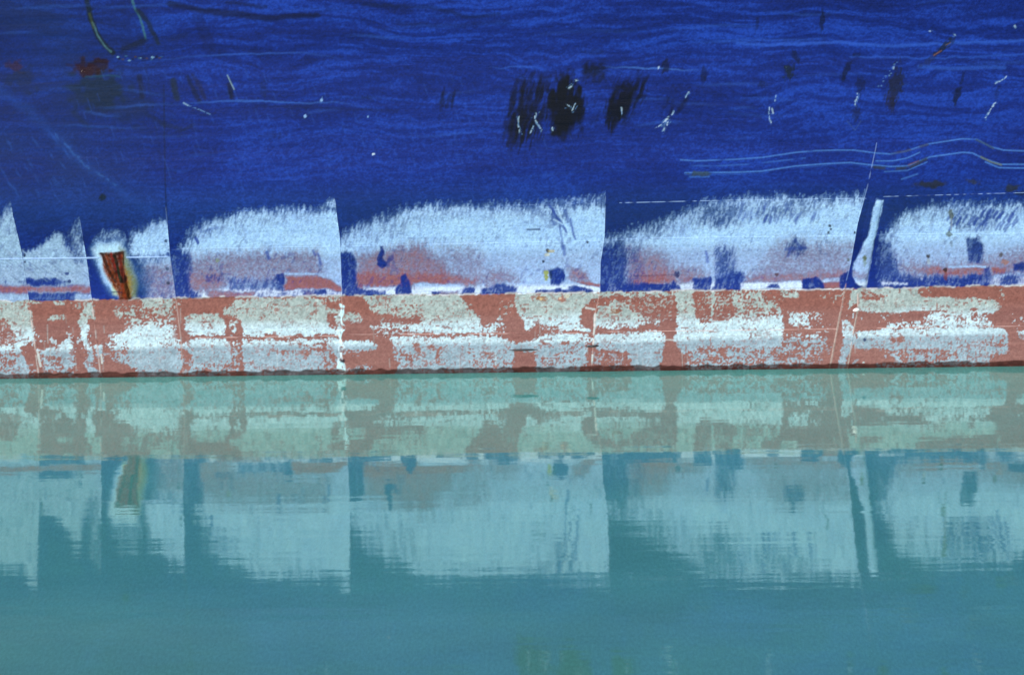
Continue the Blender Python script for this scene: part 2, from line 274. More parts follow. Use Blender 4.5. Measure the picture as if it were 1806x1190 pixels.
class PixelPaint:
    """colour of the hull paint at image pixels (u, v)"""
    def __init__(self, u, v):
        self.u, self.v = u.ravel().astype(float), v.ravel().astype(float)
        self.order = np.argsort(self.u, kind='stable')
        self.us = self.u[self.order]
    def near(self, pts, pad):
        p = np.array(pts, float)
        a = np.searchsorted(self.us, p[:, 0].min() - pad); b = np.searchsorted(self.us, p[:, 0].max() + pad)
        idx = self.order[a:b]
        vv = self.v[idx]
        return idx[(vv > p[:, 1].min() - pad) & (vv < p[:, 1].max() + pad)]
    def paint(self):
        u, v = self.u, self.v
        N = len(u)
        bl = np.interp(u, BL[:, 0], BL[:, 1])
        wl_ = WLN[0, 1] + (u - WLN[0, 0]) * (WLN[1, 1] - WLN[0, 1]) / (WLN[1, 0] - WLN[0, 0])
        # domain warp
        wu = (vnoise(u / 17, v / 17, 1) - .5) * 9 + (vnoise(u / 6, v / 6, 2) - .5) * 4
        wv = (vnoise(u / 17, v / 17, 3) - .5) * 7 + (vnoise(u / 6, v / 6, 4) - .5) * 3
        self.wu, self.wv = wu, wv
        pan = np.zeros(N, int)
        for k in range(6):
            pan += u > seam_u(k, v)
        Wf = np.zeros(N); Rf = np.zeros(N)
        far = (u < -180) | (u > 1990)
        for pn, fld, pts, val, soft in BLUE:
            idx = self.near(pts, soft + 10)
            idx = idx[pan[idx] == pn]
            if len(idx) == 0: continue
            k = .6 if soft > 6 else (.9 if soft > 2 else .3)
            soft = soft * (1.4 if soft > 6 else 1.25)
            d = sdf_poly(u[idx] + wu[idx] * k, v[idx] + wv[idx] * k + (vnoise(u[idx] / 3.1, v[idx] / 14, 7) - .5) * min(soft, 12) * .9 * (soft > 6), pts)
            a = 1 - sstep(-soft, soft, d)
            F = Wf if fld == 'W' else Rf
            F[idx] = F[idx] * (1 - a) + val * a
        Gf = np.zeros(N)
        for pts, val, soft in REDZ:
            idx = self.near(pts, soft + 10)
            if len(idx) == 0: continue
            d = sdf_poly(u[idx] + wu[idx] * .8, v[idx] + wv[idx] * .8, pts)
            a = 1 - sstep(-soft, soft, d)
            Gf[idx] = Gf[idx] * (1 - a) + val * a
        # beyond the image width the same wear goes on in panels
        pw = np.abs(((u + 300) % 460) / 460)
        edge = 400 - 30 * sstep(.1, .8, pw)
        gen = .92 * sstep(edge - 14, edge + 14, v) * sstep(.02, .22, pw)
        Wf = np.where(far, gen, Wf); Rf = np.where(far, .55 * sstep(450, 500, v), Rf)
        Gf = np.where(far, .15 + .8 * sstep(.3, .7, vnoise(u / 60, v / 25, 77)), Gf)

        # speckle thresholds
        sl = u + v * 0.28
        nb = uni([(vnoise(sl / 2.3, v / 8.0, 11), .8), (vnoise(sl / 8.0, v / 17.0, 12), .5), (vnoise(u / 2.4, v / 2.4, 13), .6)])
        nr = uni([(vnoise(u / 3.4, v / 2.9, 21), .8), (vnoise(u / 11, v / 8, 22), .42), (vnoise(u / 2.2, v / 2.2, 23), .85), (vnoise(u / 20, v / 2.6, 24), .42), (vnoise(u / 2.6, v / 16, 25), .32)])
        nf = uni([(vnoise(u / 2.7, v / 2.5, 31), 1), (vnoise(u / 5.5, v / 5, 32), .5)])
        # sheen of the wavy plating, painted into the blue: long horizontal noises
        hv = v + (vnoise(u / 120, v / 60, 45) - .5) * 34 + (vnoise(u / 34, v / 22, 46) - .5) * 7
        hs = uni([(vnoise(u / 130 + v / 60, hv / 8.0, 41), .9), (vnoise(u / 44, hv / 4.2, 42), .7), (vnoise(u / 300, hv / 24, 43), .7)])
        big = uni([(vnoise(u / 160, v / 90, 51), 1), (vnoise(u / 60, v / 50, 52), .5)])

        col = np.empty((N, 3))
        # ---- blue topside
        b_dark, b_mid, b_lite = C(19, 34, 100), C(25, 46, 132), C(40, 72, 178)
        t = np.clip(.5 + (hs - .5) * .62 * sstep(420, 60, v) + (big - .5) * .30 + (nf - .5) * .30 + (vnoise(u / 9, hv / 2.3, 47) - .5) * .26, 0, 1)[:, None]
        blue = np.where(t < .5, b_dark + (b_mid - b_dark) * t * 2, b_mid + (b_lite - b_mid) * (t * 2 - 1))
        low = sstep(430, 500, v)[:, None]
        blue = blue * (1 - .6 * low) + C(36, 58, 158) * .6 * low
        # greener, dirtier region at the left
        gd = sstep(360, 150, u) * sstep(-60, 60, v) * sstep(400, 300, v) * (.4 + .6 * big)
        blue = blue * (1 - gd[:, None] * .75) + C(27, 46, 92) * gd[:, None] * .75
        col[:] = blue
        # faint grey chalk film near the top of the white wear
        film = sstep(300, 372, v) * sstep(440, 380, v) * .10 + .0
        col = col * (1 - film[:, None]) + C(100, 135, 200) * film[:, None]
        # ---- worn white and red primer on the topside
        below = v > np.where(u < 300, 455, np.where(u < 1066, 439 - (u - 300) * .018, 422 - (u - 1066) * .013))
        wh1, wh2, wh3 = C(168, 196, 240), C(196, 224, 250), C(146, 156, 194)
        t = (nf * .6 + vnoise(u / 40, v / 14, 61) * .4)[:, None]
        white = wh1 * (1 - t) + wh2 * t
        t2 = (.85 * sstep(0, 34, v - np.where(u < 300, 452, np.where(u < 1066, 436 - (u - 300) * .018, 419 - (u - 1066) * .013))) * (.5 + .5 * nf))[:, None] * np.ones(3)
        white = white * (1 - t2) + wh3 * t2
        lf = sstep(170, 130, u)[:, None] * .6
        white = white * (1 - lf) + (C(150, 168, 188) * (.8 + .4 * nf[:, None])) * lf
        cl = np.clip(sstep(-60, 30, v - 400) , 0, 1)
        # pure whites at the boot line
        pw_ = (sstep(18, 10, bl - v) * sstep(260, 330, u))[:, None]
        white = white * (1 - pw_ * .75) + C(222, 226, 240) * pw_ * .75
        red1 = C(148, 90, 93); mauve = C(134, 128, 156)
        rr = Rf[:, None]
        tr = np.clip(Rf * 1.15 + (nf - .5) * .26 * sstep(0.02, .2, Rf), 0, 1)[:, None]
        worn = np.where(tr < .5, white + (mauve - white) * tr * 2, mauve + (red1 - mauve) * (tr * 2 - 1))
        wa = np.clip((Wf - nb * .98 - .01) / .80 + .5, 0, 1)
        wa = np.maximum(wa, .8 * sstep(.6, .95, Wf))
        wa = (.45 * wa + .55 * sstep(.05, .95, Wf)) * (Wf > .012)
        # fuzz: a semi-worn film round the edges
        wa = np.maximum(wa, np.clip(Wf * .75, 0, .6) * (.35 + .65 * nf))
        # flecks of surviving blue in the white
        fl = (uni([(vnoise(sl / 4, v / 7, 71), 1), (vnoise(u / 25, v / 25, 72), .5)]) > .955) & (Wf > .5)
        wa = np.where(fl, wa * .72, wa)
        col = col * (1 - wa[:, None]) + worn * wa[:, None]
        # ---- red boot topping
        tb = (vnoise(u / 60, v / 5, 81) * .5 + nf * .3 + big * .3)[:, None] - .1
        redc = C(150, 86, 80) * (1 - tb) + C(174, 108, 99) * tb
        up = sstep(bl + 52, bl + 22, v)[:, None]
        redc = redc * (1 - .5 * up) + (C(158, 82, 68) * (.8 + .4 * nf[:, None])) * .5 * up
        icy = C(196, 216, 224) * (.86 + .24 * nf[:, None])
        grn = C(162, 171, 165) * (.84 + .28 * nf[:, None])
        dusk = C(150, 168, 180) * (.86 + .24 * nf[:, None])
        lowz = sstep(bl + 82, bl + 92, v + (big - .5) * 6)[:, None] * .95
        ug = sstep(bl + 56, bl + 28, v + (big - .5) * 20)[:, None] * .9
        wcol = icy * (1 - lowz) + dusk * lowz
        wcol = wcol * (1 - ug) + grn * ug
        tone = (.88 + .14 * vnoise(u / 34, v / 5, 26) + .12 * vnoise(u / 4, v / 22, 27) - .10 * sstep(.55, .8, vnoise(u / 14, v / 9, 28)))[:, None]
        wcol = wcol * tone
        ga = np.clip((Gf - nr * .97 - .015) / .40 + .5, 0, 1) * (Gf > .012)
        fl2 = (uni([(vnoise(u / 3.6, v / 3.4, 91), 1), (vnoise(u / 22, v / 16, 92), .7)]) > .93) & (Gf > .5)
        ga = np.where(fl2, ga * .25, ga)
        fl3 = (uni([(vnoise(u / 3.8, v / 3.2, 93), 1), (vnoise(u / 26, v / 20, 94), .8)]) > .965) & (Gf < .3)
        ga = np.where(fl3, .65, ga)
        boot = redc * (1 - ga[:, None]) + wcol * ga[:, None]
        jag = (vnoise(u / 5, v * 0, 95) - .5) * 2.2 + (vnoise(u / 23, v * 0, 96) - .5) * 2
        isb = np.clip((v - (bl + jag)) / 1.2 + .5, 0, 1)[:, None]
        col = col * (1 - isb) + boot * isb
        # pale ridge exactly along the boot line
        ridge = np.exp(-((v - bl - jag + .3) / 1.5) ** 2) * sstep(.35, .6, vnoise(u / 14, v * 0, 97)) * .8
        col = col * (1 - ridge[:, None]) + C(214, 205, 205) * ridge[:, None]
        self.col = col
        self.bl, self.wl = bl, wl_
        self.details()
        # wet strip at the water, with weed
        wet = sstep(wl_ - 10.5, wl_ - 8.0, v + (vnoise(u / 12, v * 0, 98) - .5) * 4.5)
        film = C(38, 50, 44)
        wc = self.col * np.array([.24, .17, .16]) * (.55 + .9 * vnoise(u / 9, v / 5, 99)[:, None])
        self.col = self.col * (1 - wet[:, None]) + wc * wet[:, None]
        # hard edge bright grain
        self.col *= (1 + (vnoise(u / 2.0, v / 2.0, 100) - .5) * .34 + (vnoise(u / 3.2 + v / 9, v / 2.2, 101) - .5) * .16)[:, None]
        k_up = np.array([.40, .60, .64]); gw = ga[:, None]; k_boot = np.array([.56, .79, .86]) * (1 - gw) + np.array([.72, .78, .83]) * gw  # zone colour gains, offsetting the weaker light on the flared white band
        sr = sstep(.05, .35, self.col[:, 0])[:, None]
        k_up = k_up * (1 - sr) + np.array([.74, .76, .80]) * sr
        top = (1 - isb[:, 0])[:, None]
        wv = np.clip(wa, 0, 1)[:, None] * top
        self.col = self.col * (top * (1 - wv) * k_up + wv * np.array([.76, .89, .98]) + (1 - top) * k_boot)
        self.wear = np.clip(wa * (1 - isb[:, 0]) + ga * isb[:, 0], 0, 1)
        self.wet = wet
        return np.clip(self.col, 0, 1)

    def stroke(self, pts, w, c, a=1.0, soft=1.0, dash=None, warp=0.0, fade=False):
        idx = self.near(pts, w + soft + 3)
        if len(idx) == 0: return
        d = sdf_line(self.u[idx] + self.wu[idx] * warp, self.v[idx] + self.wv[idx] * warp, pts)
        m = 1 - sstep(max(w / 2 - soft * .5, 0), w / 2 + soft, d)
        if dash is not None:
            n = vnoise(self.u[idx] / dash[0], self.v[idx] / dash[0], dash[1])
            m = m * sstep(dash[2] - .12, dash[2] + .12, n)
        if fade:
            t = np.clip((self.u[idx] - pts[0][0]) / (pts[-1][0] - pts[0][0]), 0, 1)
            m = m * np.sin(t * math.pi)
        mixc(self.col, idx, np.array(c), m * a)
    def blob(self, cx, cy, rx, ry, c, a=1.0, ang=0.0, rough=.5, seed=5, cell=4, power=1.0, aniso=(1, 1)):
        R = max(rx, ry) * 1.3
        idx = self.near([(cx - R, cy - R), (cx + R, cy + R)], 4)
        if len(idx) == 0: return
        dx, dy = self.u[idx] - cx, self.v[idx] - cy
        ca, sa = math.cos(ang), math.sin(ang)
        a1, b1 = dx * ca + dy * sa, -dx * sa + dy * ca
        r = np.sqrt((a1 / rx) ** 2 + (b1 / ry) ** 2)
        n = vnoise(a1 / cell / aniso[0] + 50, b1 / cell / aniso[1] + 50, seed)
        m = sstep(1.0 + rough * .5, 1.0 - rough * .9, r + (n - .5) * 2 * rough)
        mixc(self.col, idx, np.array(c), np.clip(m ** power, 0, 1) * a)

    def details(self):
        st, bb = self.stroke, self.blob
        rs = np.random.RandomState(8)
        K = C(13, 17, 34); LW = C(150, 185, 235); PW = C(215, 235, 250); OL = C(52, 58, 52)
        # --- panel seams and horizontal joints drawn as paint edges (the beads themselves are geometry)
        for pts, a in (((( 1236, 0), (1236, 1)), 0),):
            pass
        st([(289, 150), (291, 300), (293, 371)], 2.0, C(18, 28, 60), .6, 1.5)
        st([(246, 60), (256, 120), (268, 180), (285, 290)], 3, C(20, 32, 70), .25, 3)
        # --- upper-left rope scars
        st([(152, -20), (154, 6), (160, 31), (169, 57), (183, 77), (199, 93)], 8, C(24, 34, 40), .85, 3, warp=.3)
        st([(163, 40), (171, 60), (186, 82), (196, 92)], 2.5, C(96, 120, 130), .7, 1.5, warp=.3)
        st([(158, 25), (165, 50)], 3, C(78, 78, 46), .6, 2)
        st([(232, -20), (234, 4), (246, 31), (253, 50), (257, 68)], 3, C(74, 112, 130), .8, 2, warp=.3)
        st([(244, 20), (262, 40), (272, 62), (278, 76)], 7, C(26, 36, 56), .8, 3, warp=.4)
        st([(218, 88), (236, 82), (254, 72)], 9, C(22, 30, 52), .75, 5, warp=.4)
        for i in range(16):
            x = 205 + i * 5.3 + rs.rand() * 3
            bb(x, 104 + rs.randn() * 2, 2.6, 1.8, C(*[(130, 160, 190), (24, 26, 40), (90, 60, 50), (60, 90, 130)][i % 4]), .8, rough=.4, seed=i)
        bb(172, 160, 52, 34, C(23, 38, 46), .72, .12, .5, 3, 12); bb(215, 190, 70, 30, C(24, 40, 74), .45, .2, .5, 4, 16)
        bb(160, 117, 34, 14, C(44, 20, 22), .8, .05, .55, 6, 7); bb(150, 124, 22, 10, C(56, 18, 26), .8, .2, .6, 7, 6); bb(178, 108, 13, 5, C(48, 20, 22), .8, 0, .5, 9, 5)
        st([(150, 138), (190, 132), (212, 135)], 2, C(40, 78, 96), .5, 2, warp=.6)
        bb(28, 118, 17, 10, C(64, 32, 48), .7, 0, .6, 12, 6); bb(38, 142, 28, 24, C(24, 36, 66), .6, .2, .6, 13, 10)
        bb(40, 35, 60, 40, C(24, 42, 92), .5, 0, .6, 14, 20)
        for p, w, c, a in ((((246, 135), (252, 172)), 8, (26, 30, 52), .7), (((306, 143), (312, 172)), 8, (34, 42, 50), .75), (((330, 137), (352, 177)), 6, (20, 28, 58), .75), (((340, 135), (362, 172)), 5, (34, 34, 66), .65),
                           (((404, 150), (409, 172)), 7, (16, 24, 52), .85), (((286, 218), (300, 224), (323, 229), (340, 221)), 6, (22, 34, 66), .55), (((258, 200), (272, 208), (286, 219)), 5, (22, 34, 66), .5),
                           (((128, 198), (142, 214), (160, 226)), 6, (24, 38, 66), .45), (((300, 70), (330, 62)), 8, (24, 36, 86), .5), (((350, 30), (362, 60), (372, 90)), 16, (20, 32, 82), .35),
                           (((300, 8), (380, 22), (470, 32), (560, 28)), 9, (14, 20, 50), .75), (((400, 5), (470, 12)), 5, (18, 26, 60), .6), (((640, 10), (760, 12), (830, 32), (880, 26)), 5, (20, 30, 70), .55), (((700, 42), (790, 46), (900, 40)), 6, (20, 32, 86), .5)):
            st(p, w, C(*c), a, 4, warp=.5)
        st([(401, 133), (407, 146), (413, 158)], 1.4, C(150, 170, 180), .75, 1.2); st([(324, 182), (331, 186)], 2, C(170, 195, 220), .6, 1.5); st([(331, 186), (350, 193), (371, 202)], .8, LW, .45, 1.2, dash=(3, 64, .3))
        # pale diagonal sheen at the left, painted as strokes
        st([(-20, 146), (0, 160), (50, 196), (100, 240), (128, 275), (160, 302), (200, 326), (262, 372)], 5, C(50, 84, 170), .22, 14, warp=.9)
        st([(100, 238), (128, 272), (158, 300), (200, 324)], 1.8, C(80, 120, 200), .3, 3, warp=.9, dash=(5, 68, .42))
        for i in range(26):
            x, y = rs.rand() * 120 - 10, 225 + rs.rand() * 150
            L = 8 + rs.rand() * 22
            st([(x, y), (x + L * .7, y + L * .9)], 2, C(60, 96, 186), .12 + .2 * rs.rand(), 3, warp=.5, fade=True)
        for i in range(150):     # chalky brush marks, slanting
            x, y = 120 + rs.rand() * 900, 120 + rs.rand() * 230
            L = 6 + rs.rand() * 16
            st([(x, y), (x + L * .35, y + L)], 1.6, C(60, 92, 186), .10 + .16 * rs.rand(), 1.5)
        # long wavy sheen lines over the plating
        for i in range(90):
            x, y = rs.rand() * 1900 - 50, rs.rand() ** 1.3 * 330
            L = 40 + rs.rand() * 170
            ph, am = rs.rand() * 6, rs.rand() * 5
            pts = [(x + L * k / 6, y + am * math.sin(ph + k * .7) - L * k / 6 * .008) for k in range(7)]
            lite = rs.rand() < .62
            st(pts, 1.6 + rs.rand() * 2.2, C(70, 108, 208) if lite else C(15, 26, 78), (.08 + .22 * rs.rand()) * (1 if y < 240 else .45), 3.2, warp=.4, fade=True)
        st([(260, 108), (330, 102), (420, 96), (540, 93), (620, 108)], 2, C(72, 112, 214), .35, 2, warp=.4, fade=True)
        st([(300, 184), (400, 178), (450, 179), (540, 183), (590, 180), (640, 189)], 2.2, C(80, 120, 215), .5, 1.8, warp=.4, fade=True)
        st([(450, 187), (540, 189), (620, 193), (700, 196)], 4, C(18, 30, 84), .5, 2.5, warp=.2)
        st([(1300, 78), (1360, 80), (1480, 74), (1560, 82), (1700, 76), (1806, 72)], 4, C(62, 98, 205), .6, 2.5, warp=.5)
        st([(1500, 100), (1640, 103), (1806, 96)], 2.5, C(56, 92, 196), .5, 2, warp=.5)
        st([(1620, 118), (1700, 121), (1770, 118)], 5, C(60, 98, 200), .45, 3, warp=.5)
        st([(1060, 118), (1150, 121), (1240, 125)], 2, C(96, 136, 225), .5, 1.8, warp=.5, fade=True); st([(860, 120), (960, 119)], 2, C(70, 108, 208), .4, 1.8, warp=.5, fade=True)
        bb(567, 177, 2.2, 5, LW, .7, .2, .5, 3, 3); bb(538, 205, 2.5, 4, LW, .8, .3, .5, 4, 3); bb(658, 272, 3.5, 2.5, PW, .75, -.6, .4, 5, 3); bb(649, 206, 2, 2.5, LW, .6)
        # --- black scuffs with diagonal hatching
        def scuff(cx, cy, rx, ry, n, lean, L, w, a, c=K, seed=1, aa=0.0):
            r2 = np.random.RandomState(seed)
            for i in range(n):
                th, q = r2.rand() * 6.283, math.sqrt(r2.rand())
                dx, dy = rx * q * math.cos(th), ry * q * math.sin(th)
                x, y = cx + dx - dy * aa, cy + dy
                l = L * (.5 + r2.rand())
                k = lean * (.7 + .6 * r2.rand())
                st([(x + l * k / 2, y - l / 2), (x, y), (x - l * k / 2, y + l / 2)], w * (.4 + .7 * r2.rand()), c, a * (.3 + .45 * r2.rand()), 3.8, warp=.5)
        scuff(925, 195, 34, 50, 60, .26, 30, 4.0, .85, seed=1, aa=.25); scuff(915, 225, 16, 28, 20, .22, 30, 3.6, .85, seed=2)
        bb(935, 198, 30, 56, K, .72, .24, .8, 20, 4, 1, (.7, 3)); bb(1108, 172, 24, 34, K, .55, .4, .9, 19, 4, 1, (.7, 3))
        scuff(996, 188, 30, 46, 70, .18, 30, 6, .95, seed=3, aa=.12); bb(998, 190, 33, 54, C(11, 15, 30), .96, .14, .4, 21, 6, 1, (.6, 2))
        scuff(1048, 125, 19, 14, 18, .3, 14, 4, .7, seed=4); bb(1052, 126, 18, 15, C(18, 24, 46), .75, 0, .6, 22, 6)
        scuff(1090, 190, 20, 34, 34, .3, 30, 5, .9, seed=5, aa=.3); bb(1082, 198, 15, 30, C(12, 16, 32), .92, .1, .5, 23, 5, 1, (.6, 2)); bb(1100, 172, 11, 30, C(12, 16, 36), .85, .35, .5, 24, 5)
        scuff(1122, 165, 14, 20, 14, .45, 28, 3.6, .85, seed=6, aa=.3)
        scuff(962, 150, 14, 18, 8, .3, 30, 3, .5, seed=7); scuff(1050, 200, 8, 30, 6, .3, 22, 2.5, .4, seed=8)
        scuff(790, 178, 13, 13, 9, .3, 18, 2.2, .75, seed=9); st([(777, 195), (773, 220)], 1.6, K, .3, 1.5)
        scuff(1180, 180, 12, 22, 8, .4, 24, 3, .45, seed=10); scuff(1205, 180, 8, 18, 6, .5, 22, 2.6, .5, seed=11)
        for p, w in ((((1183, 208), (1176, 218), (1169, 232)), 3.6), (((1178, 207), (1168, 218), (1158, 227)), 2.4), (((1189, 196), (1186, 203)), 4), (((1214, 162), (1208, 171)), 2.6), (((1174, 214), (1180, 206)), 4.5),
                     (((941, 204), (945, 214), (955, 231)), 3.0), (((944, 206), (946, 198)), 3), (((914, 205), (917, 232)), 1.8), (((937, 233), (942, 223)), 2.2), (((998, 185), (1006, 190), (1010, 193)), 1.8), (((1009, 195), (1016, 184)), 1.8),
                     (((1015, 143), (1019, 141)), 5), (((1004, 156), (1008, 153)), 4), (((974, 226), (976, 231)), 3.4), (((1095, 190), (1096, 203)), 2), (((1158, 122), (1160, 119)), 4.5), (((1385, 118), (1387, 123)), 4),
                     (((1508, 178), (1510, 186)), 4.2), (((1511, 165), (1510, 178)), 1.8), (((1356, 190), (1357, 204), (1362, 218)), 2.2), (((1369, 169), (1368, 178)), 2.6), (((1362, 192), (1365, 198)), 4),
                     (((1755, 148), (1764, 141), (1774, 134)), 2.6), (((1736, 208), (1744, 200), (1755, 182)), 2.6), (((1750, 190), (1753, 184)), 5), (((1638, 56), (1646, 57)), 2.8), (((1790, 46), (1791, 49)), 3), (((1683, 61), (1685, 64)), 3), (((1577, 118), (1576, 121)), 3)):
            st(p, w * .5, C(176, 198, 218), .7, 1.5, warp=.5, dash=(2.6, 66, .34))
            for _q in range(2): st([(a + rs.randn() * 2.2, b + rs.randn() * 2.5) for a, b in p], .7, C(110, 140, 190), .5, 1.1, warp=.4, dash=(3.0, 67, .45))
        D = C(18, 24, 52); DB = C(36, 34, 50)
        for cx, cy, rx, ry, ang, c, a in ((1173, 118, 7, 13, .35, D, .8), (1242, 129, 6, 11, .1, D, .6), (1240, 140, 5, 6, 0, D, .5), (1450, 38, 5, 19, .08, D, .75), (1335, 43, 4, 13, 0, D, .45), (1391, 126, 11, 15, .2, C(26, 34, 44), .85), (1404, 100, 6, 13, -.3, D, .7),
                                          (1494, 120, 6, 21, .45, D, .75), (1486, 138, 5, 9, .3, D, .6), (1510, 97, 9, 4, 0, D, .5), (1517, 150, 8, 17, .1, D, .6), (1510, 200, 9, 14, 0, C(26, 30, 60), .6), (1578, 152, 13, 38, .2, C(33, 34, 58), .85), (1572, 178, 8, 16, .1, C(40, 34, 52), .6),
                                          (1664, 84, 6, 26, .85, C(30, 34, 40), .85), (1640, 106, 6, 20, .9, C(40, 44, 80), .5), (1688, 166, 7, 20, .35, D, .85), (1698, 136, 3.5, 12, .2, D, .6), (1758, 165, 5, 14, .2, D, .4), (1050, 92, 24, 5, 0, D, .4), (1345, 150, 8, 6, 0, D, .5), (650, 172, 12, 4, 0, D, .45),
                                          (465, 155, 6, 16, -.2, C(22, 34, 72), .45), (480, 240, 20, 8, 0, D, .3)):
            bb(cx, cy, rx, ry, c, a, ang, .5, int(cx) % 97, 4, 1, (.7, 1.6))
        st([(1647, 98), (1660, 90)], 1.8, C(150, 90, 80), .6, 1); st([(1668, 80), (1676, 76)], 1.5, C(140, 100, 80), .5, 1)
        st([(1494, 214), (1508, 230), (1518, 214)], 1.3, C(70, 90, 150), .5, 1)
        for i in range(14):
            y = 110 + i * 3.4
            bb(1580 - (i * 2.3) + rs.randn() * 2.4, y + rs.randn() * 2, 1.0 + rs.rand(), 1.2, LW, .2 + .3 * rs.rand(), seed=i)
        # --- rubbed wavy double line
        LB = C(96, 136, 214)
        L1 = [(1200, 282), (1229, 284), (1300, 281), (1344, 278), (1403, 269), (1440, 266), (1476, 265), (1506, 265), (1544, 270), (1570, 272), (1594, 268), (1638, 254), (1697, 245), (1723, 246), (1747, 259), (1770, 265), (1820, 267)]
        L2 = [(1208, 305), (1300, 304), (1344, 302), (1403, 293), (1456, 289), (1500, 287), (1535, 291), (1570, 294), (1600, 293), (1640, 277), (1697, 269), (1715, 270), (1735, 280), (1765, 290), (1820, 290)]
        st(L1, 1.5, LB, .72, 1.4, dash=(26, 5, .14)); st(L2, 1.7, LB, .75, 1.4, dash=(22, 6, .12))
        st([(p[0], p[1] + 3.6) for p in L2[:7]], 1.2, C(60, 96, 190), .5, 1.2, dash=(30, 7, .35))
        st([(1214, 292), (1260, 293), (1320, 290), (1420, 279)], 1.8, C(72, 110, 196), .6, 1.4, dash=(18, 8, .3)); st([(1216, 312), (1250, 312)], 2, C(80, 120, 200), .55, 1.6)
        st([(1545, 284), (1575, 284), (1600, 279), (1622, 269)], 1.6, LB, .7, 1.2)
        st([(1542, 295), (1575, 298), (1604, 296), (1635, 280)], 4.6, C(60, 58, 62), .75, 1.8, dash=(9, 9, .2)); st([(1560, 303), (1600, 301), (1635, 286)], 1.3, LB, .6, 1)
        st([(1572, 271), (1596, 267), (1636, 255)], 3.4, C(72, 62, 84), .7, 1.6, dash=(10, 10, .3)); st([(1602, 291), (1620, 284)], 2, C(120, 70, 60), .7, 1.2)
        st([(1722, 247), (1742, 256), (1752, 262)], 2.8, C(66, 70, 80), .7, 1.4); st([(1730, 277), (1748, 286), (1766, 291)], 2.6, C(112, 112, 92), .8, 1.3); st([(1738, 286), (1762, 296), (1820, 297)], 1.7, LB, .75, 1.2)
        st([(1590, 316), (1604, 312), (1618, 307)], 2, C(84, 124, 200), .6, 1.4)
        bb(1234, 306.5, 18, 5.5, C(66, 72, 76), .8, 0, .35, 31, 5)
        bb(1638, 325, 30, 7, C(50, 46, 50), .85, 0, .5, 32, 6); bb(1716, 321, 15, 4, C(58, 54, 52), .7, .1, .5, 33, 4); bb(1783, 332, 15, 6, C(54, 50, 44), .8, 0, .5, 34, 5); bb(1798, 342, 12, 4, C(30, 36, 46), .6, 0, .5, 35, 4)
        # --- strokes inside the white wear
        BB = C(52, 74, 160)
        for p, w, a in ((((968, 362), (980, 380), (990, 395), (1000, 408)), 4, .8), (((985, 388), (988, 410), (992, 440)), 3, .6), (((1007, 386), (1010, 400), (1013, 420)), 3, .75), (((994, 434), (996, 450)), 5, .6), (((996, 372), (1003, 390)), 5, .6), (((975, 370), (978, 395)), 6, .55),
                        (((1247, 444), (1248, 462)), 3.5, .6), (((470, 444), (474, 455)), 5, .7), (((553, 443), (556, 450)), 4, .6), (((562, 448), (565, 466)), 3.5, .6), (((1386, 440), (1420, 438)), 5, .5), (((1396, 436), (1392, 452)), 4, .5), (((1402, 424), (1412, 440)), 4, .55),
                        (((344, 420), (349, 428)), 6, .9), (((350, 396), (356, 408), (384, 402)), 4, .45)):
            st(p, w, BB, a, 2, warp=.4)
        for p, w in ((((984, 364), (990, 385), (1000, 400), (1004, 412)), 2.4), (((977, 388), (992, 396)), 2)):
            st(p, w, C(196, 222, 250), .7, 1.3, warp=.3)
        rs2 = np.random.RandomState(4)
        for i in range(38):
            x, y = 1672 + rs2.rand() * 120, 372 + rs2.rand() * 30
            st([(x + 5, y - 6), (x, y), (x - 3, y + 6)], 3, BB, .65, 1.6, warp=.4)
        for i in range(46):
            x, y = 1300 + rs2.rand() * 140, 360 + rs2.rand() * 30
            st([(x + 2, y - 6), (x - 2, y + 6)], 2.6, BB, .45, 1.6, warp=.4)
        for i in range(160):    # brushed diagonal marks in the left panels
            x, y = rs2.rand() * 150, 440 + rs2.rand() * 50
            L = 5 + rs2.rand() * 10
            st([(x, y), (x + L, y + L * .75)], 1.4, C(185, 200, 225) if i % 2 else C(104, 118, 150), .3, 1.1)
        st([(930, 405), (952, 404.5)], 2.6, C(88, 104, 140), .9, 1); DK = C(40, 44, 66)
        for x, y, r, c in ((1036, 427, 2.6, DK), (966, 442, 3.2, C(60, 44, 46)), (958, 461, 2.6, DK), (1463, 398, 2.8, DK), (1461, 410, 3, DK), (1465, 404, 2.2, DK), (1507, 410, 2, DK), (43, 450, 2.8, C(30, 44, 84)), (44, 462, 2, C(50, 60, 90)), (118, 482, 3, C(46, 62, 120)), (123, 496, 3, C(40, 54, 110)),
                           (292, 425, 3, C(40, 56, 90)), (297, 448, 4, C(60, 84, 150)), (297, 499, 3, C(56, 56, 80)), (295, 474, 3, C(80, 90, 120)), (1637, 452, 3.2, C(56, 44, 40)), (1667, 476, 3.4, C(48, 28, 28)), (1525, 452, 4, C(88, 90, 50)), (1496, 458, 2.5, C(96, 100, 100)), (1194, 484, 5, C(44, 50, 96)), (1370, 484, 3, C(90, 60, 70)),
                           (1525, 599, 2.6, C(40, 50, 90)), (604, 637, 4, C(40, 34, 44)), (180, 348, 6, C(28, 38, 52)), (1765, 450, 4, C(90, 80, 84))):
            bb(x, y, r, r * 1.1, c, .9, 0, .35, int(x) % 89, 3)
